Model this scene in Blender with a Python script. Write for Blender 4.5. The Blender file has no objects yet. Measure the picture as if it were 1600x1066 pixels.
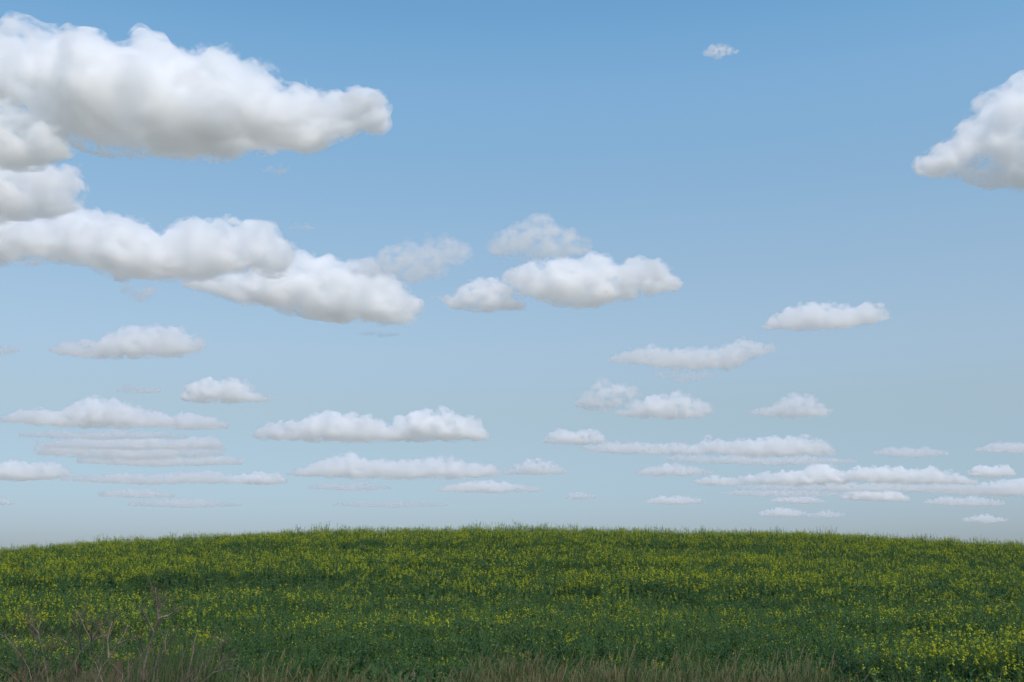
import bpy, math, random
import numpy as np
from mathutils import Vector, Euler, noise as mnoise

# ------------------------------------------------------------------ camera, sky, sun, exposure
scene = bpy.context.scene
col = scene.collection
R = math.radians
F = 40.0 / 36.0 * 1600.0            # focal length in pixels of the 1600 px wide photograph
PITCH = math.atan((925 - 533) / F)
CAM_Z = 1.6
cam = bpy.data.objects.new('camera', bpy.data.cameras.new('camera'))
col.objects.link(cam)
cam.location = (0, 0, CAM_Z)
cam.rotation_euler = (R(90) + PITCH, 0, 0)
cam.data.lens = 40
cam.data.sensor_width = 36
cam.data.clip_start = 0.1
cam.data.clip_end = 200000
scene.camera = cam

SUN_EL, SUN_AZ = 55, 148             # azimuth clockwise from the view direction (+Y)
world = bpy.data.worlds.new('World')
scene.world = world
world.use_nodes = True
wn = world.node_tree
bg = wn.nodes['Background']
sky = wn.nodes.new('ShaderNodeTexSky')
sky.sky_type = 'NISHITA'
sky.sun_disc = False
sky.sun_elevation = R(SUN_EL)
sky.sun_rotation = R(SUN_AZ)
sky.altitude = 0
sky.air_density = 1.6
sky.dust_density = 2.0
sky.ozone_density = 9.0
# slight grade of the sky by elevation: bluer air low down, as on a clear humid day
tcw = wn.nodes.new('ShaderNodeTexCoord')
sxz = wn.nodes.new('ShaderNodeSeparateXYZ')
wn.links.new(tcw.outputs['Generated'], sxz.inputs[0])
grd = wn.nodes.new('ShaderNodeValToRGB')
wn.links.new(sxz.outputs[2], grd.inputs[0])
cr = grd.color_ramp
cr.interpolation = 'CARDINAL'
SKY_GRADE = [(0.0, (0.66, 0.73, 1.02)), (0.07, (0.645, 0.688, 0.854)), (0.14, (0.719, 0.645, 0.63)), (0.2, (0.852, 0.72, 0.647)), (0.287, (0.89, 0.784, 0.676)), (0.366, (0.841, 0.826, 0.719)), (0.42, (0.819, 0.863, 0.767)), (0.479, (0.678, 0.821, 0.757)), (0.8, (0.66, 0.68, 0.68))]
for i, (p_, c_) in enumerate(SKY_GRADE):
    e_ = cr.elements[i] if i < 2 else cr.elements.new(p_)
    e_.position = p_; e_.color = (*c_, 1)
mlt = wn.nodes.new('ShaderNodeMix'); mlt.data_type = 'RGBA'; mlt.blend_type = 'MULTIPLY'
mlt.inputs['Factor'].default_value = 1
wn.links.new(sky.outputs[0], mlt.inputs['A']); wn.links.new(grd.outputs[0], mlt.inputs['B'])
scl_ = wn.nodes.new('ShaderNodeVectorMath'); scl_.operation = 'SCALE'; scl_.inputs['Scale'].default_value = 1.5
wn.links.new(mlt.outputs['Result'], scl_.inputs[0])
wn.links.new(scl_.outputs[0], bg.inputs[0])
bg.inputs[1].default_value = 0.145

sd = bpy.data.lights.new('sun', 'SUN')
sd.energy = 2.6
sd.angle = R(0.5)
sd.color = (1.0, 0.87, 0.72)
sun = bpy.data.objects.new('sun', sd)
col.objects.link(sun)
sdir = Vector((math.cos(R(SUN_EL)) * math.sin(R(SUN_AZ)), math.cos(R(SUN_EL)) * math.cos(R(SUN_AZ)), math.sin(R(SUN_EL))))
sun.rotation_euler = sdir.to_track_quat('Z', 'Y').to_euler()
sun.location = sdir * 50

scene.view_settings.view_transform = 'Standard'
scene.view_settings.look = 'None'
scene.view_settings.exposure = 0.0
scene.view_settings.gamma = 1.0
cy = scene.cycles
cy.use_denoising = True
cy.volume_step_rate = 0.5
cy.volume_max_steps = 512
cy.max_bounces = 30
cy.volume_bounces = 28
cy.diffuse_bounces = 3
cy.transmission_bounces = 4
cy.transparent_max_bounces = 16
cy.use_adaptive_sampling = True
cy.adaptive_threshold = 0.02
cy.sample_clamp_indirect = 6

rng = np.random.default_rng(7)
rnd = random.Random(11)

# ------------------------------------------------------------------ helpers
def tag(o, label=None, cat=None, group=None, kind=None):
    if label: o['label'] = label
    if cat: o['category'] = cat
    if group: o['group'] = group
    if kind: o['kind'] = kind
    return o

def pix(px, py, depth):
    """world point seen at photo pixel (px, py) whose camera depth is `depth`"""
    dx = (px - 800) / F
    dy = (533 - py) / F
    c, s = math.cos(PITCH), math.sin(PITCH)
    return Vector((dx * depth, depth * (c - dy * s), CAM_Z + depth * (s + dy * c)))

class MB:
    """collects triangles and quads with a material index"""
    def __init__(self):
        self.v, self.f, self.m = [], [], []
    def add(self, vs, fs, m=0):
        b = len(self.v)
        self.v.extend(vs)
        for f in fs:
            self.f.append(tuple(b + i for i in f))
            self.m.append(m)
    def tube(self, pts, rads, n=5, m=0):
        pts = [Vector(p) for p in pts]
        rings = []
        for i, p in enumerate(pts):
            t = (pts[min(i + 1, len(pts) - 1)] - pts[max(i - 1, 0)])
            if t.length < 1e-9: t = Vector((0, 0, 1))
            t.normalize()
            a = t.cross(Vector((0.31, 0.95, 0.05)))
            a.normalize()
            b = t.cross(a)
            rings.append([p + (a * math.cos(6.2832 * k / n) + b * math.sin(6.2832 * k / n)) * rads[i] for k in range(n)])
        vs = [q for r in rings for q in r]
        fs = []
        for i in range(len(pts) - 1):
            for k in range(n):
                fs.append((i * n + k, i * n + (k + 1) % n, (i + 1) * n + (k + 1) % n, (i + 1) * n + k))
        vs.append(pts[-1] + (pts[-1] - pts[-2]).normalized() * rads[-1])
        e = len(vs) - 1
        for k in range(n):
            fs.append(((len(pts) - 1) * n + k, (len(pts) - 1) * n + (k + 1) % n, e))
        self.add(vs, fs, m)
    def ribbon(self, pts, widths, side, m=0):
        """a folded blade or leaf following pts"""
        pts = [Vector(p) for p in pts]
        vs, fs = [], []
        side = Vector(side).normalized()
        for i, p in enumerate(pts):
            vs += [p - side * widths[i], p + side * widths[i]]
        for i in range(len(pts) - 1):
            fs.append((2 * i, 2 * i + 1, 2 * i + 3, 2 * i + 2))
        self.add(vs, fs, m)
    def mesh(self, name, mats, smooth=False):
        me = bpy.data.meshes.new(name)
        me.from_pydata([tuple(v) for v in self.v], [], self.f)
        for mt in mats: me.materials.append(mt)
        me.polygons.foreach_set('material_index', self.m)
        if smooth: me.polygons.foreach_set('use_smooth', [True] * len(self.f))
        me.update()
        return me
    def build(self, name, mats, parent=None, smooth=False):
        o = bpy.data.objects.new(name, self.mesh(name, mats, smooth))
        col.objects.link(o)
        if parent: o.parent = parent
        return o

def empty(name, loc):
    o = bpy.data.objects.new(name, None)
    col.objects.link(o)
    o.location = loc
    o.empty_display_size = 0.1
    return o

def vnoise(x, y, seed=0):
    """smooth value noise, -1..1, for numpy arrays"""
    x = np.asarray(x, float); y = np.asarray(y, float)
    xi, yi = np.floor(x).astype(int), np.floor(y).astype(int)
    fx, fy = x - xi, y - yi
    fx = fx * fx * (3 - 2 * fx); fy = fy * fy * (3 - 2 * fy)
    def h(a, b):
        n = (a * 374761393 + b * 668265263 + seed * 974634777) & 0x7fffffff
        n = ((n ^ (n >> 13)) * 1274126177) & 0x7fffffff
        return ((n ^ (n >> 16)) & 0xffff) / 32767.5 - 1
    return (h(xi, yi) * (1 - fx) + h(xi + 1, yi) * fx) * (1 - fy) + (h(xi, yi + 1) * (1 - fx) + h(xi + 1, yi + 1) * fx) * fy

# ------------------------------------------------------------------ materials
def plant_mat(name, ca, cb, scale=3.0, rough=0.6, trans=0.25, fine=60.0):
    m = bpy.data.materials.new(name)
    m.use_nodes = True
    nt = m.node_tree
    b = nt.nodes['Principled BSDF']
    geo = nt.nodes.new('ShaderNodeNewGeometry')
    n1 = nt.nodes.new('ShaderNodeTexNoise'); n1.inputs['Scale'].default_value = scale; n1.inputs['Detail'].default_value = 2
    n2 = nt.nodes.new('ShaderNodeTexNoise'); n2.inputs['Scale'].default_value = fine; n2.inputs['Detail'].default_value = 1
    nt.links.new(geo.outputs['Position'], n1.inputs['Vector'])
    nt.links.new(geo.outputs['Position'], n2.inputs['Vector'])
    ad = nt.nodes.new('ShaderNodeMath'); ad.operation = 'ADD'
    nt.links.new(n1.outputs[0], ad.inputs[0]); nt.links.new(n2.outputs[0], ad.inputs[1])
    mr = nt.nodes.new('ShaderNodeMapRange')
    mr.inputs['From Min'].default_value = 0.7; mr.inputs['From Max'].default_value = 1.3
    nt.links.new(ad.outputs[0], mr.inputs['Value'])
    mx = nt.nodes.new('ShaderNodeMix'); mx.data_type = 'RGBA'
    mx.inputs['A'].default_value = (*ca, 1); mx.inputs['B'].default_value = (*cb, 1)
    nt.links.new(mr.outputs[0], mx.inputs['Factor'])
    nt.links.new(mx.outputs['Result'], b.inputs['Base Color'])
    b.inputs['Roughness'].default_value = rough
    b.inputs['Specular IOR Level'].default_value = 0.25
    if trans > 0:
        tr = nt.nodes.new('ShaderNodeBsdfTranslucent')
        nt.links.new(mx.outputs['Result'], tr.inputs['Color'])
        ms = nt.nodes.new('ShaderNodeMixShader'); ms.inputs[0].default_value = trans
        nt.links.new(b.outputs[0], ms.inputs[1]); nt.links.new(tr.outputs[0], ms.inputs[2])
        nt.links.new(ms.outputs[0], nt.nodes['Material Output'].inputs['Surface'])
    return m

M_leaf = plant_mat('canola_leaf', (0.040, 0.108, 0.048), (0.080, 0.175, 0.078))
M_stem = plant_mat('canola_stem', (0.090, 0.172, 0.045), (0.148, 0.235, 0.052), trans=0.25)
M_petal = plant_mat('yellow_petal', (0.38, 0.45, 0.028), (0.56, 0.54, 0.032), trans=0.35, fine=25)
M_weed = plant_mat('weed_leaf', (0.030, 0.090, 0.020), (0.065, 0.145, 0.030))
M_grass = plant_mat('green_grass_blade', (0.060, 0.110, 0.028), (0.120, 0.165, 0.050))
M_dry = plant_mat('dry_grass_blade', (0.145, 0.128, 0.055), (0.290, 0.245, 0.125), trans=0.2)
M_rust = plant_mat('rusty_seed_stalk', (0.110, 0.065, 0.040), (0.190, 0.115, 0.070), trans=0.1)
M_pale = plant_mat('pale_wiry_grass', (0.130, 0.140, 0.075), (0.240, 0.230, 0.150), trans=0.2)
M_bark = plant_mat('dead_bark', (0.140, 0.105, 0.080), (0.330, 0.270, 0.215), scale=14, trans=0, rough=0.85, fine=150)
M_twig = plant_mat('dead_twig', (0.110, 0.080, 0.052), (0.230, 0.175, 0.118), scale=10, trans=0, rough=0.85)
M_dark = plant_mat('dark_bush_leaf', (0.012, 0.022, 0.012), (0.025, 0.045, 0.022))
M_cream = plant_mat('cream_seed_fluff', (0.45, 0.40, 0.30), (0.60, 0.54, 0.42), trans=0.3)

# ------------------------------------------------------------------ ground
def hp(y):                                     # typical crop height
    return 0.62 + 0.28 * np.clip((y - 12) / 12, 0, 1)
def _profile(y):
    y = np.asarray(y, float)
    u = np.clip((y - 13) / 41, 0, 1)
    a = -0.050 + 0.1035 * (1 - (1 - u) ** 1.8)
    mid = CAM_Z + a * y - hp(y)
    z13 = CAM_Z - 0.050 * 13 - hp(13)
    near = z13 * np.clip((y - 6) / 7, 0, 1) ** 1.5
    zc = CAM_Z + 0.0535 * 54 - hp(54)
    d = np.maximum(y - 54, 0)
    far = zc + 12 * np.tanh((0.0535 * d - 0.0045 * d * d) / 12)
    return np.where(y < 13, near, np.where(y < 54, mid, far))
def ground_z(x, y):
    x = np.asarray(x, float); y = np.asarray(y, float)
    xx = x + 1.8
    q = np.where(xx < 0, 0.0021, 0.00125) * xx * xx
    drop = 8 * np.tanh(q / 8)
    w = np.clip((y - 12) / 40, 0, 1)
    bump = 0.05 * vnoise(x / 3.1, y / 2.3, 3) * np.clip(1 - np.abs(y) / 400, 0, 1)
    return _profile(y) - w * drop + bump

xs = np.concatenate([-np.geomspace(60000, 70, 22), np.arange(-60, 60.1, 0.8), np.geomspace(70, 60000, 22)])
ys = np.concatenate([-np.geomspace(60000, 30, 20), np.arange(-20, 4, 2.0), np.arange(4, 80, 0.5), np.geomspace(84, 60000, 26)])
X, Y = np.meshgrid(xs, ys)
Z = ground_z(X, Y)
nx, ny = len(xs), len(ys)
me = bpy.data.meshes.new('ground')
idx = np.arange(nx * ny).reshape(ny, nx)
fs = np.stack([idx[:-1, :-1], idx[:-1, 1:], idx[1:, 1:], idx[1:, :-1]], -1).reshape(-1, 4)
me.from_pydata(np.stack([X, Y, Z], -1).reshape(-1, 3).tolist(), [], fs.tolist())
me.polygons.foreach_set('use_smooth', [True] * len(fs))
def ground_mat():
    m = plant_mat('soil_and_far_crops', (0.045, 0.034, 0.024), (0.095, 0.070, 0.048), scale=0.9, trans=0, rough=0.95, fine=14)
    nt = m.node_tree
    mx = [n for n in nt.nodes if n.type == 'MIX'][0]
    geo = [n for n in nt.nodes if n.type == 'NEW_GEOMETRY'][0]
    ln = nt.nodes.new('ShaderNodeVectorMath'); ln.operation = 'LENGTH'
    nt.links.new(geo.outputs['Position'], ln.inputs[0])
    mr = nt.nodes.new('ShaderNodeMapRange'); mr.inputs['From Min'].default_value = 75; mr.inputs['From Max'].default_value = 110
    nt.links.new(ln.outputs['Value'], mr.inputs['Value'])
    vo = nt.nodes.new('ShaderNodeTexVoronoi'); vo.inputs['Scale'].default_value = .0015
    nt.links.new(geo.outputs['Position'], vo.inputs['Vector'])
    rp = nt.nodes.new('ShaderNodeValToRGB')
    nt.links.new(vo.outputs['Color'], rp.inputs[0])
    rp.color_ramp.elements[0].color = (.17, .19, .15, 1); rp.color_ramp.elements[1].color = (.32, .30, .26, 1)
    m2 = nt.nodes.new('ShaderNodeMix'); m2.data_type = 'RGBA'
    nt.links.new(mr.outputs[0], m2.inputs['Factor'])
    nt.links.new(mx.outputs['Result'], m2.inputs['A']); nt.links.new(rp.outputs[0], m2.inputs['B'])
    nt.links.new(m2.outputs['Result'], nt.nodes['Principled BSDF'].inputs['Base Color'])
    return m
gm = ground_mat()
me.materials.append(gm)
g = bpy.data.objects.new('ground', me); col.objects.link(g)
tag(g, 'brown soil of the low hill under the crop', kind='structure')

# ------------------------------------------------------------------ scatter: one object, instances of its own prototypes
def scatter(name, protos, mats, pos, rot, scl, var, label):
    V, Fc, Mi, P = [], [], [], []
    for k, p in enumerate(protos):
        b = len(V)
        V.extend([tuple(v) for v in p.v]); P.extend([k] * len(p.v))
        Fc.extend([tuple(b + i for i in f) for f in p.f]); Mi.extend(p.m)
    n0 = len(V)
    V.extend(pos.tolist()); P.extend([-1] * len(pos))
    me = bpy.data.meshes.new(name)
    me.from_pydata(V, [], Fc)
    for mt in mats: me.materials.append(mt)
    me.polygons.foreach_set('material_index', Mi)
    a = me.attributes.new('proto', 'INT', 'POINT'); a.data.foreach_set('value', P)
    vv = np.full(len(V), -1, dtype=np.int32); vv[n0:] = var
    a = me.attributes.new('variant', 'INT', 'POINT'); a.data.foreach_set('value', vv)
    rr = np.zeros((len(V), 3), dtype=np.float32); rr[n0:] = rot
    a = me.attributes.new('turn', 'FLOAT_VECTOR', 'POINT'); a.data.foreach_set('vector', rr.ravel())
    ss = np.ones((len(V), 3), dtype=np.float32); ss[n0:] = scl
    a = me.attributes.new('size', 'FLOAT_VECTOR', 'POINT'); a.data.foreach_set('vector', ss.ravel())
    o = bpy.data.objects.new(name, me); col.objects.link(o)
    nt = bpy.data.node_groups.new(name + '_scatter', 'GeometryNodeTree')
    nt.interface.new_socket('Geometry', in_out='INPUT', socket_type='NodeSocketGeometry')
    nt.interface.new_socket('Geometry', in_out='OUTPUT', socket_type='NodeSocketGeometry')
    N, L = nt.nodes, nt.links
    gi = N.new('NodeGroupInput'); go = N.new('NodeGroupOutput')
    def attr(nm, ty):
        n = N.new('GeometryNodeInputNamedAttribute'); n.data_type = ty; n.inputs[0].default_value = nm
        return [s for s in n.outputs if s.enabled and s.name == 'Attribute'][0]
    ap, av, ar, asz = attr('proto', 'INT'), attr('variant', 'INT'), attr('turn', 'FLOAT_VECTOR'), attr('size', 'FLOAT_VECTOR')
    def eq(sock, val):
        c = N.new('FunctionNodeCompare'); c.data_type = 'INT'; c.operation = 'EQUAL'
        ins = [s for s in c.inputs if s.enabled]
        L.new(sock, ins[0]); ins[1].default_value = val
        return c.outputs[0]
    sp = N.new('GeometryNodeSeparateGeometry'); sp.domain = 'POINT'
    L.new(gi.outputs[0], sp.inputs[0]); L.new(eq(ap, -1), sp.inputs[1])
    jn = N.new('GeometryNodeJoinGeometry')
    for k in range(len(protos)):
        s = N.new('GeometryNodeSeparateGeometry'); s.domain = 'POINT'
        L.new(gi.outputs[0], s.inputs[0]); L.new(eq(ap, k), s.inputs[1])
        ip = N.new('GeometryNodeInstanceOnPoints')
        L.new(sp.outputs[0], ip.inputs['Points']); L.new(eq(av, k), ip.inputs['Selection'])
        L.new(s.outputs[0], ip.inputs['Instance'])
        L.new(ar, ip.inputs['Rotation']); L.new(asz, ip.inputs['Scale'])
        L.new(ip.outputs[0], jn.inputs[0])
    L.new(jn.outputs[0], go.inputs[0])
    md = o.modifiers.new('scatter', 'NODES'); md.node_group = nt
    tag(o, label, name.replace('_', ' '), kind='stuff')
    return o

# ------------------------------------------------------------------ canola plants
def blade_leaf(mb, base, ang, length, width, up, m):
    d = Vector((math.cos(ang), math.sin(ang), 0))
    side = Vector((-math.sin(ang), math.cos(ang), rnd.uniform(-.4, .4)))
    pts = [base]
    z = up
    p = Vector(base)
    for i in range(4):
        p = p + (d * math.cos(z) + Vector((0, 0, 1)) * math.sin(z)) * length / 4
        z -= rnd.uniform(.25, .5)
        pts.append(Vector(p))
    mb.ribbon(pts, [width * .18, width * .8, width, width * .7, width * .08], side, m)

def raceme(mb_s, mb_f, p, direction, size, amount, sm=0, fm=0):
    """a flowering top: thin stalk, buds and little four-petalled flowers round it"""
    d = Vector(direction).normalized()
    L = size * rnd.uniform(.10, .18)
    q = Vector(p) + d * L
    mb_s.tube([p, q], [.0022, .0012], 3, sm)
    # young pods under the flowers
    for i in range(5):
        a = rnd.uniform(0, 6.28); t = rnd.uniform(-.8, .3)
        b = Vector(p) + d * L * t
        o = Vector((math.cos(a), math.sin(a), .8)).normalized()
        mb_s.ribbon([b, b + o * .03, b + o * .06], [.0015, .0022, .0008], o.cross(d) + Vector((.01, 0, 0)), sm)
    n = int(amount)
    for i in range(n):
        a = rnd.uniform(0, 6.28)
        t = rnd.uniform(.45, 1.08)
        rr = .028 * (1.2 - .6 * t) * rnd.uniform(.6, 1.3)
        c = Vector(p) + d * L * t + Vector((math.cos(a) * rr, math.sin(a) * rr, rnd.uniform(-.006, .01)))
        nrm = Vector((math.cos(a), math.sin(a), rnd.uniform(.2, 1.6))).normalized()
        u = nrm.cross(Vector((rnd.uniform(-1, 1), rnd.uniform(-1, 1), .3))).normalized()
        v = nrm.cross(u)
        s = rnd.uniform(.008, .0125)
        for k in (0, 1):                                # two crossed petal pairs
            uu, vv = (u, v) if k == 0 else (v, u)
            up = nrm * (.002 * k)
            mb_f.add([c - uu * s - vv * s * .45 + up, c - uu * s + vv * s * .45 + up, c + uu * s + vv * s * .45 + up, c + uu * s - vv * s * .45 + up], [(0, 1, 2, 3)], fm)

def canola(flower, seedless=False):
    """three meshes: stem, leaves, blossoms; about 1 m tall"""
    s, l, f = MB(), MB(), MB()
    H = rnd.uniform(.78, .95)
    lean = Vector((rnd.uniform(-.08, .08), rnd.uniform(-.08, .08), 0))
    main = [Vector((0, 0, 0)) + lean * (t * t) + Vector((rnd.uniform(-.008, .008), rnd.uniform(-.008, .008), t * H)) for t in (0, .25, .5, .75, 1)]
    s.tube(main, [.007, .006, .005, .0035, .002], 4)
    nb = rnd.randint(5, 8)
    tips = [(main[-1], Vector((lean.x, lean.y, 1)))]
    for i in range(nb):
        t = .35 + .5 * i / nb + rnd.uniform(-.03, .03)
        k = min(int(t * 4), 3); fr = t * 4 - k
        b = main[k].lerp(main[k + 1], fr)
        a = i * 2.4 + rnd.uniform(-.5, .5)
        out = Vector((math.cos(a), math.sin(a), 0))
        ln = (H * 1.02 - b.z) * rnd.uniform(.75, 1.02)
        sp = rnd.uniform(.08, .20)
        p1 = b + out * sp * .6 + Vector((0, 0, ln * .4))
        p2 = b + out * sp + Vector((0, 0, ln))
        s.tube([b, p1, p2], [.0035, .0026, .0015], 3)
        tips.append((p2, Vector((out.x * .15, out.y * .15, 1))))
        blade_leaf(l, b, a + rnd.uniform(-.3, .3), rnd.uniform(.09, .15), rnd.uniform(.014, .026), rnd.uniform(.4, 1.1), 0)
        blade_leaf(l, p1, a + rnd.uniform(-1, 1), rnd.uniform(.05, .1), rnd.uniform(.008, .014), rnd.uniform(.6, 1.2), 0)
    for i in range(rnd.randint(13, 18)):                # broad leaves low on the stem
        z = rnd.uniform(.05, .72) * H
        blade_leaf(l, Vector((lean.x * z, lean.y * z, z)), rnd.uniform(0, 6.28), rnd.uniform(.12, .26) * (1.15 - z / H * .6), rnd.uniform(.022, .05), rnd.uniform(.2, 1.1), 0)
    for p, d in tips:
        if rnd.random() < flower:
            raceme(s, f, p, d, 1.0, rnd.randint(8, 18))
        else:
            raceme(s, f, p, d, 1.0, rnd.choice((0, 0, 1, 2)) if flower > .05 else 0)
            for _ in range(3):
                blade_leaf(l, p - Vector(d) * rnd.uniform(0, .1), rnd.uniform(0, 6.28), rnd.uniform(.05, .09), .009, 1.0, 0)
    return s, l, f

def merged(parts):
    m = MB()
    for k, p in enumerate(parts):
        m.add(p.v, p.f, k)
    return m

variants = [canola(.65), canola(.55), canola(.5), canola(.25), canola(.2), canola(.08), canola(0), canola(0)]
protos = [merged(v) for v in variants]

# planting positions
N0 = 60000
py_ = np.sqrt(rng.uniform(12.2 ** 2, 68 ** 2, N0))
px_ = rng.uniform(-1, 1, N0) * (.53 * py_ + 5)
# far rows overlap strongly at this grazing angle, so a lower density suffices there
keep = rng.uniform(0, 1, N0) < np.where(py_ < 24, 1, np.clip(26 / py_, .35, 1))
px_, py_ = px_[keep], py_[keep]
extra = 7000                                             # fuller stand in the nearest rows
ey = rng.uniform(12.2, 22, extra); ex = rng.uniform(-1, 1, extra) * (.53 * ey + 5)
px_ = np.concatenate([px_, ex]); py_ = np.concatenate([py_, ey])
# weeds-and-flowers corner at the right comes nearer than the rows
ey = rng.uniform(8.2, 12.6, 1900); ex = rng.uniform(2.0, 9.5, 1900)
k = rng.uniform(0, 1, 1900) < np.clip((ex / ey - .20 - (12.6 - ey) * .004) / .16, 0, 1) * .75
px_ = np.concatenate([px_, ex[k]]); py_ = np.concatenate([py_, ey[k]])
wav = py_ + .25 * np.sin(px_ * .35) + .35 * vnoise(px_ / 4, py_ / 6, 5)
row = np.cos(2 * np.pi * wav / 1.7)
gap = (row < -.72) & (py_ < 30) & (rng.uniform(0, 1, len(py_)) < .75)
gap &= ~((py_ < 13.5) & (px_ / py_ > .3))
px_, py_, row, wav = px_[~gap], py_[~gap], row[~gap], wav[~gap]
n = len(px_)
band = vnoise(px_ / 7, wav / 1.5, 9) * .75 + vnoise(px_ / 1.8, py_ / .9, 12) * .35
hgt = hp(py_) * (1 + .22 * band + .12 * row * (py_ < 35) + rng.normal(0, .07, n))
b2 = vnoise(px_ / 8, wav / 1.9, 31) + .35 * vnoise(px_ / 2.5, py_ / 1.1, 33)
dk = np.clip((-b2 - .22) / .15, 0, 1)
hgt *= 1 - .14 * dk
hgt *= np.where((px_ / py_ > .28) & (py_ < 13.5), 1.22, 1)
lowrow = np.clip(1 - (py_ - 12.2) / 2.5, 0, 1) * (px_ / py_ < .3)
hgt *= 1 - .45 * lowrow
u = px_ / py_
fl = np.clip((py_ - 15) / 13, .06, 1) * .95
fl = np.maximum(fl, np.clip((-u - .24) / .15, 0, .6) * np.clip((py_ - 12.5) / 3, 0, 1))
fl = np.maximum(fl, np.clip((u - .25) / .10, 0, 1) * np.clip((14.5 - py_) / 1.5, 0, 1) * .95)
fl = np.clip(fl * (.58 + .50 * np.clip((py_ - 26) / 20, 0, 1)) + .55 * band * fl + .15 * vnoise(px_ / 2.2, py_ / 2.2, 21), .02, .95)
fl *= 1 - .85 * dk * ~((py_ < 13.5) & (u > .3))
r = rng.uniform(0, 1, n)
var = np.where(r < fl * .5, rng.integers(0, 3, n), np.where(r < fl * 1.1, rng.integers(3, 6, n), rng.integers(5, 8, n)))
pos = np.stack([px_, py_, ground_z(px_, py_) - .01], -1)
rot = np.stack([rng.normal(0, .08, n), rng.normal(0, .08, n), rng.uniform(0, 6.28, n)], -1)
scl = hgt / .93
scl3 = np.stack([np.clip(scl * rng.uniform(.9, 1.15, n), .3, 2)] * 2 + [np.clip(scl, .25, 2)], -1)

# the 300 nearest in view stand as plants of their own
dist = np.hypot(px_, py_)
inview = (np.abs(u) < .455) & (py_ < 17)
order = np.argsort(np.where(inview, dist, 1e9))[:300]
single = np.zeros(n, bool); single[order] = True
part_meshes = []
for v in variants:
    part_meshes.append([v[0].mesh('stem', [M_stem]), v[1].mesh('leaves', [M_leaf]), v[2].mesh('blossoms', [M_petal]) if v[2].f else None])
GRP = 'nearest canola plants of the crop'
for i in np.nonzero(single)[0]:
    k = int(var[i])
    e = empty('canola_plant', pos[i])
    e.rotation_euler = rot[i]
    e.scale = scl3[i]
    side = 'in the flowery right corner' if px_[i] / py_[i] > .25 else ('near the dead shrubs' if px_[i] / py_[i] < -.22 else 'behind the grass verge')
    if k < 5: lab = 'canola plant with many yellow blossoms in the front row ' + side
    elif k == 5: lab = 'mostly green canola plant with few blossoms in the front row ' + side
    else: lab = 'green leafy canola plant without blossoms in the front row ' + side
    tag(e, lab, 'plant', GRP)
    for nm, mm in zip(('stem', 'leaves', 'blossoms'), part_meshes[k]):
        if mm is None: continue
        c = bpy.data.objects.new(nm, mm); col.objects.link(c); c.parent = e
s_ = ~single
scatter('canola_crop', protos, [M_stem, M_leaf, M_petal], pos[s_], rot[s_], scl3[s_], var[s_],
        'dense green canola crop with yellow blossoms covering the hill')

# ------------------------------------------------------------------ verge grass and low weeds
def grass_clump(nb, h0, h1, spread, m, head=None, lean=.35, w=.0024):
    mb = MB()
    for _ in range(nb):
        a = rnd.uniform(0, 6.28); rr = spread * math.sqrt(rnd.random())
        p = Vector((math.cos(a) * rr, math.sin(a) * rr, 0))
        h = rnd.uniform(h0, h1)
        la = rnd.gauss(.6, 1.4); lm = h * rnd.uniform(.05, lean)
        ld = Vector((math.cos(la), math.sin(la), 0))
        pts = [p, p + ld * lm * .12 + Vector((0, 0, h * .4)), p + ld * lm * .45 + Vector((0, 0, h * .75)), p + ld * lm + Vector((0, 0, h * rnd.uniform(.9, 1)))]
        fa = rnd.uniform(0, 3.14)
        mat = m[0] if rnd.random() < .75 else m[-1]
        mb.ribbon(pts, [w, w, w * .7, w * .15], (math.cos(fa), math.sin(fa), 0), mat)
        if head is not None and rnd.random() < .30:
            q = pts[-1]
            d = (pts[-1] - pts[-2]).normalized()
            for t in (.0, 1.57):
                mb.ribbon([q - d * .04, q, q + d * .05, q + d * .09], [.001, .0042, .0036, .0005], (math.cos(fa + t), math.sin(fa + t), 0), head)
    return mb
def weed():
    mb = MB()
    for _ in range(26):
        z = rnd.uniform(0, .2)
        blade_leaf(mb, Vector((rnd.uniform(-.08, .08), rnd.uniform(-.08, .08), z)), rnd.uniform(0, 6.28), rnd.uniform(.08, .2), rnd.uniform(.01, .026), rnd.uniform(.3, 1.4), 0)
    return mb
# material slots: 0 green, 1 dry, 2 rust
gp = [grass_clump(34, .40, .80, .10, (0, 0), None), grass_clump(34, .45, .85, .12, (0, 1), 1),
      grass_clump(30, .45, .85, .10, (1, 1), 1), grass_clump(30, .40, .80, .12, (1, 0), 1),
      grass_clump(16, .55, .95, .06, (2, 2), 2, .15)]
n = 15000
gy = rng.uniform(6.0, 13.2, n); gx = rng.uniform(-1, 1, n) * (.55 * gy + 3)
lim = 12.1 + .5 * vnoise(gx / 1.3, gx * 0, 4) + .3 * rng.normal(0, 1, n)
k = gy < lim
gx, gy = gx[k], gy[k]; n = len(gx)
u = gx / gy
dryp = .02 + .30 * (u < -.24) + .32 * np.exp(-((u + .17) / .13) ** 2) + .18 * np.exp(-((u - .02) / .12) ** 2) + .30 * vnoise(gx / .8, gy / 1.5, 8) - .25 * (u > .2)
r = rng.uniform(0, 1, n)
gv = np.where(r < dryp, rng.integers(2, 4, n), rng.integers(0, 2, n))
gv = np.where((u > .28) & (rng.uniform(0, 1, n) < .05), 4, gv)
gh = .79 + .25 * vnoise(gx / .9, gy / .9, 14) + rng.normal(0, .08, n)
gh *= np.clip(1.05 - (gy - 10.5) * .12, .6, 1.05)
gh *= np.where(u < -.22, .85, 1) * np.where(u > .27, .8, 1)
gv = np.where((u < -.26) & (rng.uniform(0, 1, n) < .12), 4, gv)
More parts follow.
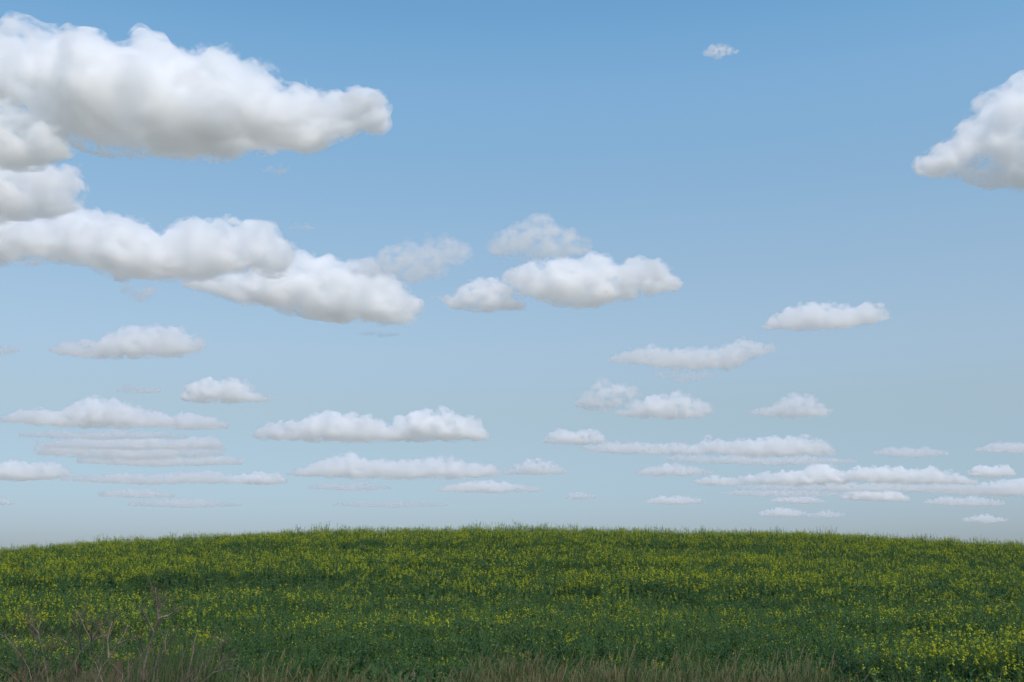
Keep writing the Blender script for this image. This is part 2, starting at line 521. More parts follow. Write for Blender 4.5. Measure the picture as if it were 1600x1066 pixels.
scatter('verge_grass', gp, [M_grass, M_dry, M_rust], np.stack([gx, gy, ground_z(gx, gy) - .01], -1),
        np.stack([rng.normal(0, .1, n), rng.normal(0, .1, n), rng.uniform(-.6, .6, n)], -1), np.stack([gh] * 3, -1), gv,
        'mixed green and dry brown grass along the foot of the field')
wp = [weed() for _ in range(4)]
n = 9000
wy = rng.uniform(10.8, 20, n); wx = rng.uniform(-1, 1, n) * (.55 * wy + 3)
k = rng.uniform(0, 1, n) < np.where(wy < 14.5, 1, .35)
wx, wy = wx[k], wy[k]; n = len(wx)
ws = rng.uniform(.8, 1.7, n)
scatter('low_weeds', wp, [M_weed], np.stack([wx, wy, ground_z(wx, wy) - .01], -1),
        np.stack([rng.normal(0, .15, n), rng.normal(0, .15, n), rng.uniform(0, 6.28, n)], -1), np.stack([ws] * 3, -1), rng.integers(0, 4, n),
        'low bright green weeds between the verge grass and the crop')

# ------------------------------------------------------------------ dead shrubs
def grow(mb, p, d, ln, r, depth):
    pts, rad = [Vector(p)], [r]
    d = Vector(d).normalized()
    q = Vector(p)
    ns = 4
    for i in range(ns):
        d = (d + Vector((rnd.gauss(0, .16), rnd.gauss(0, .16), rnd.gauss(.03, .12)))).normalized()
        q = q + d * ln / ns
        pts.append(Vector(q)); rad.append(r * (1 - .75 * (i + 1) / ns))
    mb.tube(pts, rad, 4 if depth else 3)
    if depth > 0:
        for i in range(rnd.randint(2, 4)):
            t = rnd.randint(1, ns - 1)
            nd = (d + Vector((rnd.uniform(-.9, .9), rnd.uniform(-.6, .6), rnd.uniform(-.1, .6)))).normalized()
            grow(mb, pts[t], nd, ln * rnd.uniform(.4, .7), rad[t] * .6, depth - 1)

def dead_shrub(label, root_px, depth, stems, twigginess=5, ylean=.25):
    base = pix(root_px, 925, depth)
    base = Vector((base.x, base.y, float(ground_z(base.x, base.y))))
    e = empty('dead_shrub', base)
    tag(e, label, 'shrub', 'bare dead shrubs in the verge')
    br, tw = MB(), MB()
    for st in stems:
        r0 = st[0] * 1.25
        pl = st[1:]
        dj = rnd.uniform(-ylean, ylean)
        pts = []
        bottom = pl[0][1] >= 1060
        for i, (a, b) in enumerate(pl):
            pts.append(pix(a, b, depth + dj * (i + 1) / len(pl)) - base)
        if bottom:                                       # carry the stem on down to the root crown
            foot = Vector((rnd.uniform(-.05, .05), rnd.uniform(-.05, .05), -.01))
            pts = [foot, foot.lerp(pts[0], .55) + Vector((rnd.uniform(-.03, .03), 0, 0))] + pts
        # subdivide with small kinks
        fine = [pts[0]]
        for p, q in zip(pts, pts[1:]):
            m = max(1, int((q - p).length / .07))
            for i in range(1, m + 1):
                k = rnd.gauss(0, .005) if i < m else 0
                fine.append(p.lerp(q, i / m) + Vector((k, rnd.gauss(0, .006), 0)))
        nn = len(fine)
        rad = [r0 * (1.15 - .8 * i / (nn - 1)) for i in range(nn)]
        br.tube(fine, rad, 6)
        run = sum((q - p).length for p, q in zip(fine, fine[1:]))
        for _ in range(max(2, int(3.6 * twigginess * run * rnd.uniform(.7, 1.3)))):
            i = 1 + int((nn - 2) * rnd.uniform(.15, 1) ** 1.25)
            d = (fine[i] - fine[i - 1]).normalized()
            nd = d + Vector((rnd.choice((-1, 1)) * rnd.uniform(.3, 1.0), rnd.uniform(-.6, .6), rnd.uniform(0, .6)))
            grow(tw, fine[i], nd, rnd.uniform(.08, .24), max(rad[i] * .5, .0016), rnd.choice((0, 1, 1, 2)))
    br.build('branches', [M_bark], e, True)
    tw.build('twigs', [M_twig], e)
    return e

dead_shrub('greyish bare shrub at the far left edge, forked stems, no leaves', 52, 8.6, [
    (.006, (75, 1066), (68, 1020), (62, 1000), (60, 985), (64, 970)),
    (.005, (50, 1066), (46, 1045), (20, 1008), (8, 995), (-5, 990)),
    (.004, (56, 1066), (54, 1025), (52, 1000), (54, 975), (48, 962)),
    (.004, (38, 1066), (33, 1030), (36, 1005), (34, 985)),
    (.004, (72, 1030), (90, 1008), (100, 995)),
    (.004, (62, 992), (50, 978), (38, 970)),
    (.004, (30, 1066), (14, 1050), (-8, 1040))], 11)
dead_shrub('bare reddish brown shrub with fanned fork, second from the left edge', 116, 8.8, [
    (.008, (116, 1066), (118, 1035), (124, 1020), (143, 1003), (155, 996), (168, 992)),
    (.005, (143, 1003), (134, 985), (126, 967), (120, 955)),
    (.005, (143, 1003), (144, 985), (142, 968)),
    (.005, (143, 1003), (152, 985), (160, 972)),
    (.005, (128, 1018), (124, 995), (118, 980), (110, 966)),
    (.005, (95, 1066), (100, 1030), (105, 1005), (112, 990)),
    (.004, (105, 1005), (92, 996), (84, 1000))], 10)
dead_shrub('short twiggy rust coloured shrub between the fanned and the tallest shrub', 168, 8.4, [
    (.006, (150, 1066), (158, 1045), (170, 1028), (182, 1008), (195, 990), (200, 976)),
    (.004, (170, 1028), (168, 1000), (172, 980), (176, 970)),
    (.004, (190, 1066), (192, 1055), (178, 1040), (165, 1032)),
    (.004, (182, 1008), (198, 1000), (212, 1000)),
    (.004, (160, 1066), (150, 1040), (160, 1020), (163, 990))], 12)
dead_shrub('tallest bare shrub with thick reddish stem rising above the verge', 224, 8.5, [
    (.010, (222, 1066), (226, 1040), (236, 1000), (247, 968), (250, 952), (254, 944)),
    (.006, (247, 968), (245, 950), (244, 930), (243, 918)),
    (.005, (248, 966), (262, 962), (272, 957), (283, 952)),
    (.006, (200, 1066), (205, 1045), (224, 1020), (238, 1000)),
    (.004, (224, 1020), (219, 1002), (214, 992), (212, 984)),
    (.004, (240, 988), (232, 972), (226, 960), (222, 950)),
    (.007, (230, 1066), (240, 1048), (255, 1030), (263, 1007), (270, 990), (278, 976)),
    (.004, (258, 1022), (258, 1000), (264, 982))], 8)
dead_shrub('thin arching bare shrub beside the green tussock', 300, 8.3, [
    (.006, (290, 1066), (297, 1040), (302, 1008), (308, 988)),
    (.006, (300, 1066), (320, 1045), (328, 1028), (330, 1015)),
    (.005, (283, 1066), (300, 1052), (310, 1045), (316, 1036)),
    (.005, (315, 1066), (332, 1052), (340, 1040), (352, 1031), (374, 1030)),
    (.004, (345, 1032), (347, 1015), (350, 1003), (362, 996)),
    (.004, (350, 1003), (336, 996), (328, 995)),
    (.004, (332, 1052), (352, 1046), (368, 1044))], 7)

# ------------------------------------------------------------------ tussocks and single oddities in the verge
def tussock(label, px, depth, nb, h0, h1, spread, mats, ml, lean, w):
    p = pix(px, 925, depth)
    mb = grass_clump(nb, h0, h1, spread, ml, None, lean, w)
    o = mb.build('grass_tussock', mats)
    o.location = (p.x, p.y, float(ground_z(p.x, p.y)) - .01)
    tag(o, label, 'tussock')
    return o
tussock('upright green tussock with stiff blades behind the tallest bare shrub', 268, 9.6, 520, .85, 1.22, .38, [M_grass, M_pale], (0, 1), .16, .0045)
tussock('green and straw tussock behind the thin arching shrub', 335, 9.7, 320, .75, 1.10, .26, [M_grass, M_pale], (0, 1), .18, .0045)
tussock('pale wiry tussock drooping under the fanned shrub', 128, 8.9, 480, .65, .98, .26, [M_pale, M_dry], (0, 1), .55, .0028)
tussock('small pale tussock at the foot of the leftmost shrub', 30, 9.0, 180, .5, .75, .22, [M_pale, M_grass], (0, 1), .4, .003)

# cream seed head standing out of the grass
p = pix(644, 1053, 8.4)
gz = float(ground_z(p.x, p.y))
e = empty('seed_plant', (p.x, p.y, gz)); tag(e, 'dry stalk with one cream fluffy seed head in the brown grass', 'plant')
mb = MB(); hz = p.z - gz
mb.tube([(0, 0, -.01), (.01, 0, hz * .5), (-.005, 0, hz * .85), (0, 0, hz)], [.003, .0025, .002, .002], 5)
mb.build('stalk', [M_dry], e)
mb = MB()
for i in range(90):
    t = i / 90
    c = Vector((0.012 * math.sin(t * 2.6), 0, hz - .05 + .085 * t))
    a = rnd.uniform(0, 6.28); r_ = .013 * math.sin(math.pi * min(t + .12, 1)) + .003
    o = Vector((math.cos(a), math.sin(a), rnd.uniform(-.3, .7)))
    mb.ribbon([c, c + o * r_], [.003, .002], (-math.sin(a), math.cos(a), .2))
mb.build('seed_head', [M_cream], e)

# dark bush whose edge shows at the lower right corner
p = pix(1640, 925, 7.4)
e = empty('dark_bush', (p.x, p.y, float(ground_z(p.x, p.y))))
tag(e, 'dark leafy bush cut by the lower right corner of the view', 'bush')
br, lf = MB(), MB()
for i in range(26):
    a = rnd.uniform(0, 6.28); t = rnd.uniform(0, .30)
    tip = Vector((math.cos(a) * t, math.sin(a) * t, rnd.uniform(.55, 1.12 - t * .6)))
    br.tube([(0, 0, 0), tip * .5 + Vector((0, 0, .03)), tip], [.006, .004, .002], 4)
    for j in range(60):
        q = tip * rnd.uniform(.35, 1) + Vector((rnd.gauss(0, .04), rnd.gauss(0, .04), rnd.gauss(0, .03)))
        blade_leaf(lf, q, rnd.uniform(0, 6.28), rnd.uniform(.03, .06), .010, rnd.uniform(-.3, .9), 0)
br.build('branches', [M_bark], e); lf.build('leaves', [M_dark], e)

# ------------------------------------------------------------------ clouds
# real cumulus volumes: every cloud is a closed, puffy hull filled with evenly dense scattering air,
# standing at a common cloud base about 1100 m up, so its distance follows from how high it appears
BASE_Z = 1100.0
_cm = {}
def cloud_mat(density, size, lo=.40, hi=.60, rough=.58):
    """scattering vapour; its density is broken up by fractal noise of the given size in metres"""
    key = (round(density, 6), round(size), lo)
    if key in _cm: return _cm[key]
    m = bpy.data.materials.new('cloud_vapour')
    m.use_nodes = True
    nt = m.node_tree
    nt.nodes.remove(nt.nodes['Principled BSDF'])
    v = nt.nodes.new('ShaderNodeVolumePrincipled')
    v.inputs['Color'].default_value = (.998, .998, .998, 1)
    v.inputs['Anisotropy'].default_value = 0.38
    tc = nt.nodes.new('ShaderNodeTexCoord')
    mp = nt.nodes.new('ShaderNodeMapping')
    mp.inputs['Scale'].default_value = (1 / size, 1 / size, 1.35 / size)
    nz = nt.nodes.new('ShaderNodeTexNoise')
    nz.inputs['Scale'].default_value = 1; nz.inputs['Detail'].default_value = 5; nz.inputs['Roughness'].default_value = rough
    mr = nt.nodes.new('ShaderNodeMapRange')
    mr.inputs['From Min'].default_value = lo; mr.inputs['From Max'].default_value = hi
    mr.inputs['To Min'].default_value = 0; mr.inputs['To Max'].default_value = density * 2
    nt.links.new(tc.outputs['Object'], mp.inputs[0]); nt.links.new(mp.outputs[0], nz.inputs['Vector'])
    nt.links.new(nz.outputs[0], mr.inputs['Value']); nt.links.new(mr.outputs[0], v.inputs['Density'])
    nt.links.new(v.outputs[0], nt.nodes['Material Output'].inputs['Volume'])
    _cm[key] = m
    return m
NMIN, NMAX = .41, .62
def gnoise(P, seed=0):
    """3-D gradient noise for an (n, 3) array"""
    I = np.floor(P).astype(np.int64); f = P - I
    w = f * f * f * (f * (f * 6 - 15) + 10)
    out = np.zeros(len(P))
    for dx in (0, 1):
        for dy in (0, 1):
            for dz in (0, 1):
                h = ((I[:, 0] + dx) * 374761393 + (I[:, 1] + dy) * 668265263 + (I[:, 2] + dz) * 2147483647 + seed * 974634777) & 0x7fffffff
                h = ((h ^ (h >> 13)) * 1274126177) & 0x7fffffff
                h ^= h >> 16
                a = (h & 1023) / 1023 * 6.28318; z = ((h >> 10) & 1023) / 511.5 - 1
                r = np.sqrt(np.maximum(1 - z * z, 0))
                g = (f[:, 0] - dx) * np.cos(a) * r + (f[:, 1] - dy) * np.sin(a) * r + (f[:, 2] - dz) * z
                out += g * np.where(dx, w[:, 0], 1 - w[:, 0]) * np.where(dy, w[:, 1], 1 - w[:, 1]) * np.where(dz, w[:, 2], 1 - w[:, 2])
    return out * 1.1
_ico = None
def ico():
    global _ico
    if _ico is None:
        import bmesh
        bm = bmesh.new(); bmesh.ops.create_icosphere(bm, subdivisions=2, radius=1)
        _ico = (np.array([v.co[:] for v in bm.verts]), np.array([[v.index for v in f.verts] for f in bm.faces]))
        bm.free()
    return _ico

def hull(name, puffs, voxel, disp, seed):
    """voxel-remeshed union of ellipsoids, then displaced by fractal noise"""
    vs, fs = ico()
    V = np.concatenate([vs * np.array(p[1]) + np.array(p[0]) for p in puffs])
    Fc = np.concatenate([fs + i * len(vs) for i in range(len(puffs))])
    me = bpy.data.meshes.new(name)
    me.from_pydata(V.tolist(), [], Fc.tolist())
    o = bpy.data.objects.new(name, me); col.objects.link(o)
    md = o.modifiers.new('r', 'REMESH'); md.mode = 'VOXEL'; md.voxel_size = voxel
    dg = bpy.context.evaluated_depsgraph_get()
    m2 = bpy.data.meshes.new_from_object(o.evaluated_get(dg))
    m2.name = name
    o.modifiers.clear(); o.data = m2
    bpy.data.meshes.remove(me)
    n = len(m2.vertices)
    co = np.empty(n * 3); m2.vertices.foreach_get('co', co); co = co.reshape(-1, 3)
    no = np.empty(n * 3); m2.vertex_normals.foreach_get('vector', no); no = no.reshape(-1, 3)
    d = np.zeros(n)
    for k, (amp, size) in enumerate(disp):
        # billowed noise: rounded lobes, sharp creases
        d += amp * (np.abs(gnoise(co / size + seed * 7.31, seed + k)) * 2.6 - .42)
    d *= np.clip(.62 + .55 * no[:, 2], .25, 1)           # cloud bases stay flatter than their heads
    co += no * d[:, None]
    m2.vertices.foreach_set('co', co.ravel())
    m2.update()
    md = o.modifiers.new('r', 'REMESH'); md.mode = 'VOXEL'; md.voxel_size = voxel * .9
    dg = bpy.context.evaluated_depsgraph_get()
    m3 = bpy.data.meshes.new_from_object(o.evaluated_get(dg)); m3.name = name
    o.modifiers.clear(); o.data = m3; bpy.data.meshes.remove(m2); m2 = m3
    m2.polygons.foreach_set('use_smooth', [True] * len(m2.polygons))
    m2.update()
    return o

NCLOUD = [0]
def cloud(label, top, base, dens=1.0, soft=14.0, fine=1.0, near=None):
    """top, base: outlines in photo pixels. dens: opacity factor. soft: mean free path in pixels"""
    NCLOUD[0] += 1
    lr = random.Random(NCLOUD[0] * 101 + 5)
    tx, ty = zip(*top); bx_, by = zip(*base)
    x0, x1 = tx[0], tx[-1]
    T0 = lambda x: float(np.interp(x, tx, ty))
    def T(x):
        # small clouds: break the drawn outline into uneven heads
        t = T0(x)
        if len(top) > 9: return t
        h = float(np.interp(x, bx_, by)) - t
        q = float(vnoise(x / (h * 1.6 + 5), NCLOUD[0] * 3.3, 41)) * .6 + float(vnoise(x / (h * .7 + 3), NCLOUD[0] * 5.1, 43)) * .4
        return t + h * .30 * q + h * .06
    B = lambda x: float(np.interp(x, bx_, by))
    xm = (x0 + x1) / 2
    yb = max(by)
    # distance from the common cloud base height
    dy = (533 - (near or yb)) / F
    depth = (BASE_Z - CAM_Z) / (math.sin(PITCH) + dy * math.cos(PITCH))
    s = depth / F                                       # metres per pixel
    W = x1 - x0
    tm = max(B(x) - T(x) for x in np.linspace(x0, x1, 40))
    puffs = []
    def puff(px, py, r, dj, sq=.85, wide=1.0):
        dd = depth + dj * s
        p = pix(px, py, dd)
        k = dd / F
        puffs.append(((p.x, p.y, p.z), (r * k * wide, r * k * 1.1, r * k * sq)))
    ndeep = min(W * .35, tm * 1.6)
    # body
    x = x0
    while x < x1:
        t = B(x) - T(x)
        if t > 2:
            flat = t < .12 * W
            r = t * .5
            for _ in range(3):
                rr = r * lr.uniform(.6, .95)
                px = x + lr.uniform(-.4, .4) * r
                px = min(max(px, x0 + rr * .6), x1 - rr * .6)
                t2 = B(px) - T(px)
                rr = max(min(rr, t2 * .5), .8)
                py = lr.uniform(T(px) + rr, B(px) - rr * .8) if t2 > 2 * rr else (T(px) + B(px)) / 2
                puff(px, py, rr, lr.uniform(-.5, .5) * ndeep, .9, 1.25)
        x += max(t * .22, tm * .07, 1.5)
    # turrets along the top and flanks, two sizes
    for lo, hi, st in ((.16, .34, .16), (.07, .16, .09)):
        x = x0
        while x < x1:
            t = B(x) - T(x)
            if t > 2:
                rr = max(t * lr.uniform(lo, hi), .7)
                puff(x, T(x) + rr * lr.uniform(.7, 1.3), rr, lr.uniform(-.45, .2) * ndeep)
                if lr.random() < .6:
                    puff(x, lr.uniform(T(x) + rr, B(x) - rr), rr, -ndeep * lr.uniform(.3, .6))
            x += max(t * st, tm * .05, 1.2)
    voxel = max(tm * s / 38, W * s / 260)
    wob = [(tm * .13 * s * fine, tm * .50 * s), (tm * .07 * s * fine, tm * .20 * s), (tm * .040 * s * fine, tm * .085 * s), (tm * .018 * s * fine, tm * .04 * s)]
    wx_ = pix(x0, yb, depth).x, pix(x1, yb, depth).x
    lvx = wx_[0] + (np.array(bx_) - x0) / (x1 - x0) * (wx_[1] - wx_[0])
    lvz = np.array([pix(0, q, depth).z for q in by]) + .02 * tm * s
    c = None
    body = None
    big = 2.2 if dens < .5 and W < 170 else 1.0        # scraps of cloud are smooth streaks, not lace
    for part, grow_, vox in (('cloud', .87, voxel), ('wisps', 1.16, voxel * 1.3)):
        pf = [(p[0], tuple(q * grow_ for q in p[1])) for p in puffs]
        o = hull(part, pf, vox, wob, NCLOUD[0])
        # press the underside towards the flat condensation level, then recentre on the base
        n = len(o.data.vertices)
        co = np.empty(n * 3); o.data.vertices.foreach_get('co', co); co = co.reshape(-1, 3)
        lvl = np.interp(co[:, 0], lvx, lvz) - (0 if body is None else .05 * tm * s)
        low = co[:, 2] < lvl
        co[low, 2] = lvl[low] + (co[low, 2] - lvl[low]) * .35
        if c is None:
            c = co.mean(0); c[2] = co[:, 2].min()
        o.data.vertices.foreach_set('co', (co - c).ravel()); o.data.update()
        o.data.materials.clear()
        if body is None:
            body = o; o.location = c
            o.data.materials.append(cloud_mat(dens / (soft * s * 1.9), tm * s * .36 * big, .415, .585, .62))
        else:
            o.parent = body
            o.data.materials.append(cloud_mat(dens / (soft * s * 1.5), tm * s * .36 * big, .50, .66, .66))
    o = body
    tag(o, label, 'cloud', 'white cumulus clouds')
    return o

CLOUDS = [
 ('largest white cumulus stretching from the upper left edge, long and billowy',
  [(-70,45),(0,36),(70,33),(110,40),(135,62),(150,74),(185,70),(210,60),(235,68),(262,80),(290,88),(320,82),(370,84),(395,95),(405,115),(420,132),(440,138),(475,124),(500,140),(520,155),(545,138),(576,146),(594,166),(600,186)],
  [(-70,150),(0,150),(60,175),(95,225),(150,238),(200,240),(280,252),(340,250),(400,238),(480,248),(505,230),(520,216),(590,216),(600,196)], 1, 13, .8),
 ('white cloud at left edge tucked under the largest one',
  [(-60,140),(0,142),(40,155),(70,175),(84,200),(95,225)], [(-60,268),(0,268),(60,262),(95,242)], .9, 12, 200),
 ('grey bellied cloud at left edge above the long middle bank',
  [(-60,250),(0,250),(50,248),(85,246),(110,262),(119,285),(108,305)], [(-60,350),(0,352),(60,348),(108,325)], .9, 12),
 ('long white cloud bank from the left edge ending in a rounded hump',
  [(-60,330),(0,335),(60,335),(110,318),(150,330),(180,335),(225,350),(240,370),(252,374),(280,350),(330,342),(360,338),(400,345),(430,365),(444,398)],
  [(-60,410),(0,415),(60,410),(130,408),(170,432),(250,440),(340,440),(444,430)], 1, 12),
 ('bright cloud tapering to a white knob, joined to the end of the long bank',
  [(290,432),(380,420),(440,400),(470,395),(520,402),(560,410),(600,425),(622,452),(636,465),(643,490)],
  [(290,450),(360,472),(420,485),(480,495),(540,508),(600,508),(643,504)], 1, 11),
 ('small faint tuft hanging under the long left bank', [(188,448),(210,438),(245,442)], [(188,460),(215,476),(245,462)], .45, 12),
 ('thin ragged veil between the tapering cloud and the middle clouds',
  [(545,412),(600,397),(620,376),(650,385),(670,370),(715,375),(724,398)], [(545,430),(640,445),(700,430),(724,408)], .35, 14),
 ('small rounded white cloud left of the middle pair', [(700,468),(720,450),(745,432),(775,430),(792,450),(814,472)], [(700,482),(760,488),(814,487)], 1, 10),
 ('tiny wisp left of the small rounded cloud', [(674,464),(688,459),(706,464)], [(674,470),(688,472),(706,470)], .4, 8),
 ('pale thin cloud perched on top of the middle cloud', [(762,388),(780,366),(812,350),(822,343),(870,343),(895,360),(912,385)], [(762,398),(820,408),(912,400)], .5, 16),
 ('bright white cloud in the centre of the sky with a tapering right end',
  [(785,432),(810,412),(850,405),(900,400),(930,400),(955,411),(990,402),(1020,405),(1038,424),(1062,442)], [(785,440),(830,468),(870,482),(940,478),(980,465),(1040,458),(1062,452)], 1, 11),
 ('oval white cloud alone right of centre', [(1192,512),(1215,490),(1245,473),(1290,467),(1330,478),(1365,474),(1383,486),(1390,496)], [(1192,518),(1260,518),(1320,514),(1390,502)], .9, 9),
 ('tiny lone puff high in the blue sky', [(1097,82),(1115,68),(1135,70),(1153,80)], [(1097,86),(1120,92),(1153,84)], .55, 9),
 ('large grey white cloud cut by the right edge',
  [(1432,266),(1450,242),(1472,226),(1492,216),(1518,204),(1536,186),(1556,170),(1574,152),(1590,130),(1606,116),(1640,108),(1680,104)], [(1432,276),(1484,279),(1508,288),(1600,290),(1680,290)], .95, 12, .85),
 ('oval cloud with bright rounded top below the long left bank', [(76,546),(100,532),(140,528),(170,522),(190,508),(235,501),(275,505),(302,525),(318,536)], [(76,552),(130,560),(200,562),(290,556),(318,548)], .8, 9),
 ('tiny wisp touching the left edge', [(-25,540),(0,538),(18,540),(32,546)], [(-25,554),(10,555),(32,550)], .5, 8),
 ('small peaked white cloud with flat base left of centre', [(287,612),(305,598),(322,588),(340,596),(372,592),(388,610),(428,620)], [(287,627),(340,630),(428,629)], .9, 7),
 ('little faint puff left of the small peaked cloud', [(182,608),(200,598),(225,602),(252,608)], [(182,613),(215,616),(252,614)], .4, 7),
 ('broad domed cloud low in the left sky, topmost of its stack', [(0,648),(50,641),(95,642),(125,624),(155,621),(190,627),(230,640),(262,651),(300,645),(358,662)], [(0,660),(60,666),(120,669),(200,669),(280,672),(358,671)], .9, 8),
 ('first grey streak directly under the broad domed cloud', [(30,676),(120,673),(220,674),(292,679)], [(30,684),(160,688),(292,686)], .42, 7),
 ('second thin streak of the left stack, ending in a small hook', [(70,692),(150,687),(250,688),(330,683),(346,688)], [(70,700),(200,704),(346,703)], .5, 7),
 ('third streak of the left stack, longest and lying lower', [(120,716),(200,712),(290,711),(350,712),(378,718)], [(120,724),(240,730),(378,727)], .5, 7),
 ('bright low cloud at left edge beside the stacked streaks', [(-30,722),(15,721),(50,724),(90,724),(106,736)], [(-30,750),(50,752),(106,748)], .85, 6),
 ('long hazy streak under the left stack', [(95,744),(180,740),(260,742),(340,738),(372,744)], [(95,752),(220,758),(372,756)], .4, 6),
 ('small streak with bright edge at the right foot of the stack', [(368,746),(400,737),(430,739),(448,748)], [(368,756),(410,758),(448,756)], .6, 6),
 ('narrow low wisp beneath the long hazy streak', [(155,769),(200,765),(240,767),(272,773)], [(155,776),(210,779),(272,778)], .45, 6),
 ('low bright speck of cloud on the left edge near the hill', [(-20,778),(4,779),(22,786)], [(-20,789),(22,790)], .6, 6),
 ('flat based cloud left of the bright low dome', [(400,672),(432,652),(470,650),(505,643),(545,642),(590,653),(622,668)], [(400,688),(500,690),(560,692),(622,690)], .9, 7),
 ('bright low dome of cloud above the middle of the hill', [(612,668),(640,645),(665,637),(700,642),(738,655),(762,678)], [(612,690),(690,691),(762,688)], 1, 7),
 ('long peaked cloud under the flat based pair', [(448,738),(480,728),(510,715),(545,707),(570,717),(610,718),(640,720),(690,712),(720,720),(770,726),(784,742)], [(448,744),(560,749),(700,749),(784,746)], .7, 6),
 ('small soft cloud at the right end of the long peaked one', [(786,738),(810,722),(840,713),(862,720),(886,736)], [(786,742),(840,742),(886,741)], .7, 6),
 ('thin flat streak under the right half of the long peaked cloud', [(684,762),(730,754),(780,754),(846,762)], [(684,768),(770,771),(846,768)], .6, 6),
 ('faint thread of cloud under the left half of the long peaked cloud', [(480,760),(520,755),(570,757),(610,761)], [(480,764),(550,767),(610,765)], .4, 6),
 ('small bright loaf shaped cloud right of centre, low', [(850,686),(870,672),(905,671),(932,674),(946,686)], [(850,693),(900,696),(946,694)], .9, 6),
 ('hazy streak trailing right from the loaf shaped cloud', [(905,700),(950,692),(1000,690),(1060,692),(1100,700)], [(905,705),(980,710),(1100,712)], .4, 6),
 ('ragged cloud with three bumps right of centre', [(950,560),(1000,543),(1040,541),(1060,536),(1085,536),(1110,546),(1132,529),(1180,530),(1214,548)], [(950,566),(1040,577),(1150,579),(1168,560),(1214,552)], .65, 9),
 ('faint remnant hanging under the three bumped cloud', [(1020,582),(1060,576),(1120,580)], [(1020,590),(1070,600),(1120,590)], .3, 10),
 ('small lumpy cloud left above the flat oval one', [(902,628),(925,606),(945,594),(985,597),(994,615)], [(902,636),(940,644),(994,628)], .6, 8),
 ('flat oval cloud right beside the small lumpy one', [(962,642),(1000,622),(1040,615),(1080,618),(1106,626),(1110,642)], [(962,650),(1030,656),(1110,653)], .8, 8),
 ('soft cap shaped cloud alone in the low right sky', [(1168,642),(1210,632),(1235,614),(1262,615),(1282,632),(1298,642)], [(1168,648),(1230,655),(1298,650)], .6, 8),
 ('low double humped cloud, broad, in the right half of the sky', [(1085,694),(1110,685),(1140,690),(1170,680),(1215,676),(1280,683),(1304,702)], [(1085,706),(1180,716),(1304,712)], .7, 6),
 ('thin bright lens cloud below the double humped one', [(992,738),(1020,727),(1050,724),(1080,728),(1112,736)], [(992,743),(1050,745),(1112,743)], .7, 5),
 ('small streak right of the thin lens cloud', [(1085,750),(1110,745),(1140,747),(1165,751)], [(1085,757),(1120,760),(1165,758)], .5, 5),
 ('hazy cloud with small hump left of the long low bank', [(1155,746),(1200,740),(1250,735),(1280,727),(1305,732),(1326,746)], [(1155,754),(1240,760),(1326,757)], .6, 6),
 ('long bright low bank above the right part of the hill', [(1318,740),(1345,727),(1395,727),(1420,729),(1445,728),(1480,736),(1512,746),(1530,754)], [(1318,752),(1400,757),(1530,758)], .85, 5),
 ('short cloud above the right end of the long low bank', [(1514,738),(1530,728),(1570,728),(1586,738)], [(1514,745),(1550,747),(1586,744)], .6, 5),
 ('small ragged cloud under the long low bank', [(1312,775),(1340,767),(1372,765),(1400,768),(1424,780)], [(1312,781),(1370,784),(1424,784)], .6, 5),
 ('tiny lens cloud just above the hill, right of centre', [(1012,782),(1035,776),(1070,777),(1100,782)], [(1012,787),(1050,789),(1100,787)], .55, 5),
 ('lowest pale wisp over the hill, right of the tiny lens cloud', [(1185,800),(1215,794),(1240,796),(1260,801)], [(1185,806),(1220,808),(1260,806)], .5, 5),
 ('faint grey smear beside the ragged cloud', [(1445,782),(1480,777),(1530,778),(1570,784)], [(1445,788),(1500,792),(1570,790)], .35, 5),
 ('pale grey shreds between the double hump and right edge', [(1365,706),(1400,698),(1440,699),(1482,706)], [(1365,712),(1420,716),(1482,712)], .35, 7),
 ('pale grey streak touching the right edge', [(1525,700),(1560,693),(1640,690)], [(1525,706),(1580,710),(1640,710)], .35, 7),
 ('long flat grey streak at right edge under the short cloud', [(1440,766),(1500,762),(1560,752),(1650,750)], [(1440,770),(1540,776),(1650,776)], .4, 6),
 ('very faint flat wisp near the middle of the hill crest', [(884,774),(905,769),(930,774)], [(884,779),(905,781),(930,779)], .4, 5),
 ('tiny faint shred above the hump of the long bank', [(452,352),(472,346),(492,352)], [(452,358),(472,361),(492,358)], .25, 9),
 ('small faint tuft below the largest cloud', [(410,266),(430,256),(452,262)], [(410,270),(430,277),(452,270)], .35, 10),
]
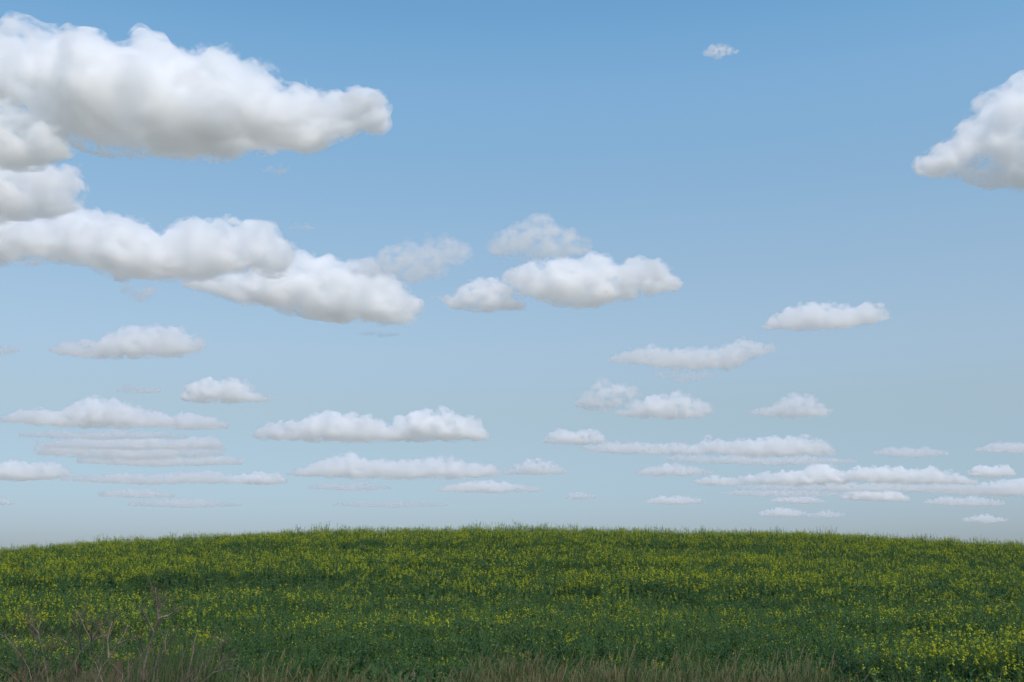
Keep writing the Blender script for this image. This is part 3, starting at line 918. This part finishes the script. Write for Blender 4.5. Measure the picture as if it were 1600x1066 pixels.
CLOUDS += [
 ('dim shred low over the hill below the long low bank', [(1130,768),(1180,763),(1250,764),(1330,770)], [(1130,774),(1230,778),(1330,775)], 0.64, 5),
 ('pale patch low on the right between the tiny lens cloud and the ragged cloud', [(1205,780),(1235,775),(1270,777),(1290,782)], [(1205,786),(1250,788),(1290,786)], .5, 5),
 ('low dim wisp right of the lowest pale wisp', [(1262,803),(1290,799),(1320,803)], [(1262,808),(1290,810),(1320,808)], .4, 5),
 ('low dim wisp over the right slope of the hill', [(1505,810),(1535,805),(1575,810)], [(1505,815),(1540,818),(1575,815)], .45, 5),
 ('dim thread low over the left slope of the hill', [(200,786),(250,782),(330,783),(380,788)], [(200,791),(290,794),(380,791)], .35, 5),
 ('dim thread low over the middle left of the hill', [(520,787),(570,783),(650,784),(700,788)], [(520,791),(610,794),(700,791)], .3, 5),
 ('soft grey veil behind the streaks of the left stack', [(60,690),(150,680),(260,684),(350,700)], [(60,712),(200,722),(350,714)], 0.91, 14),
 ('soft grey veil under the double humped cloud', [(1040,712),(1150,708),(1260,712),(1340,718)], [(1040,722),(1200,728),(1340,724)], 0.91, 8),
 ('grey veil behind the long low bank on the right', [(1150,758),(1300,754),(1450,752),(1560,760)], [(1150,766),(1380,770),(1560,768)], 1.04, 8),
 ('faint wisp left of the small rounded middle cloud', [(560,520),(590,514),(625,520)], [(560,525),(595,528),(625,525)], 0.20, 9),
]
for lb, tp, bs, dn, sf, *ex in CLOUDS:
    if dn < .62 and min(y for _, y in tp) > 640:         # thin streaks near the horizon
        tp = [(x, y - 2 if 0 < i < len(tp) - 1 else y - .5) for i, (x, y) in enumerate(tp)]
        dn *= 1.9
    fn = ex[0] if ex and ex[0] < 5 else 1.0
    cloud(lb, tp, bs, dn, sf, fn, ex[0] if ex and ex[0] > 5 else None)

# unseen cloud added over the viewer's shoulder, out of frame, to shade the field
lr = random.Random(3)
cc = sdir * (BASE_Z + 150) / sdir.z
pf = []
for i in range(150):
    a = lr.uniform(0, 6.28); t = math.sqrt(lr.random())
    rr = lr.uniform(70, 130)
    pf.append(((cc.x + math.cos(a) * t * 470, cc.y + math.sin(a) * t * 330 + 60, BASE_Z + rr * .7 + lr.uniform(0, 160) * (1 - t)), (rr, rr, rr * .8)))
o = hull('cloud', pf, 22, [(24, 110), (12, 45)], 77)
co = np.empty(len(o.data.vertices) * 3); o.data.vertices.foreach_get('co', co); co = co.reshape(-1, 3)
c = co.mean(0); c[2] = co[:, 2].min()
o.data.vertices.foreach_set('co', (co - c).ravel()); o.data.update(); o.location = c
sm = bpy.data.materials.new('shade_cloud_vapour'); sm.use_nodes = True
sm.node_tree.nodes.remove(sm.node_tree.nodes['Principled BSDF'])
vv_ = sm.node_tree.nodes.new('ShaderNodeVolumePrincipled'); vv_.inputs['Color'].default_value = (.998, .998, .998, 1)
vv_.inputs['Density'].default_value = .0010
sm.node_tree.links.new(vv_.outputs[0], sm.node_tree.nodes['Material Output'].inputs['Volume'])
o.data.materials.clear(); o.data.materials.append(sm)
tag(o, 'broad unseen cloud added high behind the viewer to shade the field', 'cloud', 'white cumulus clouds')
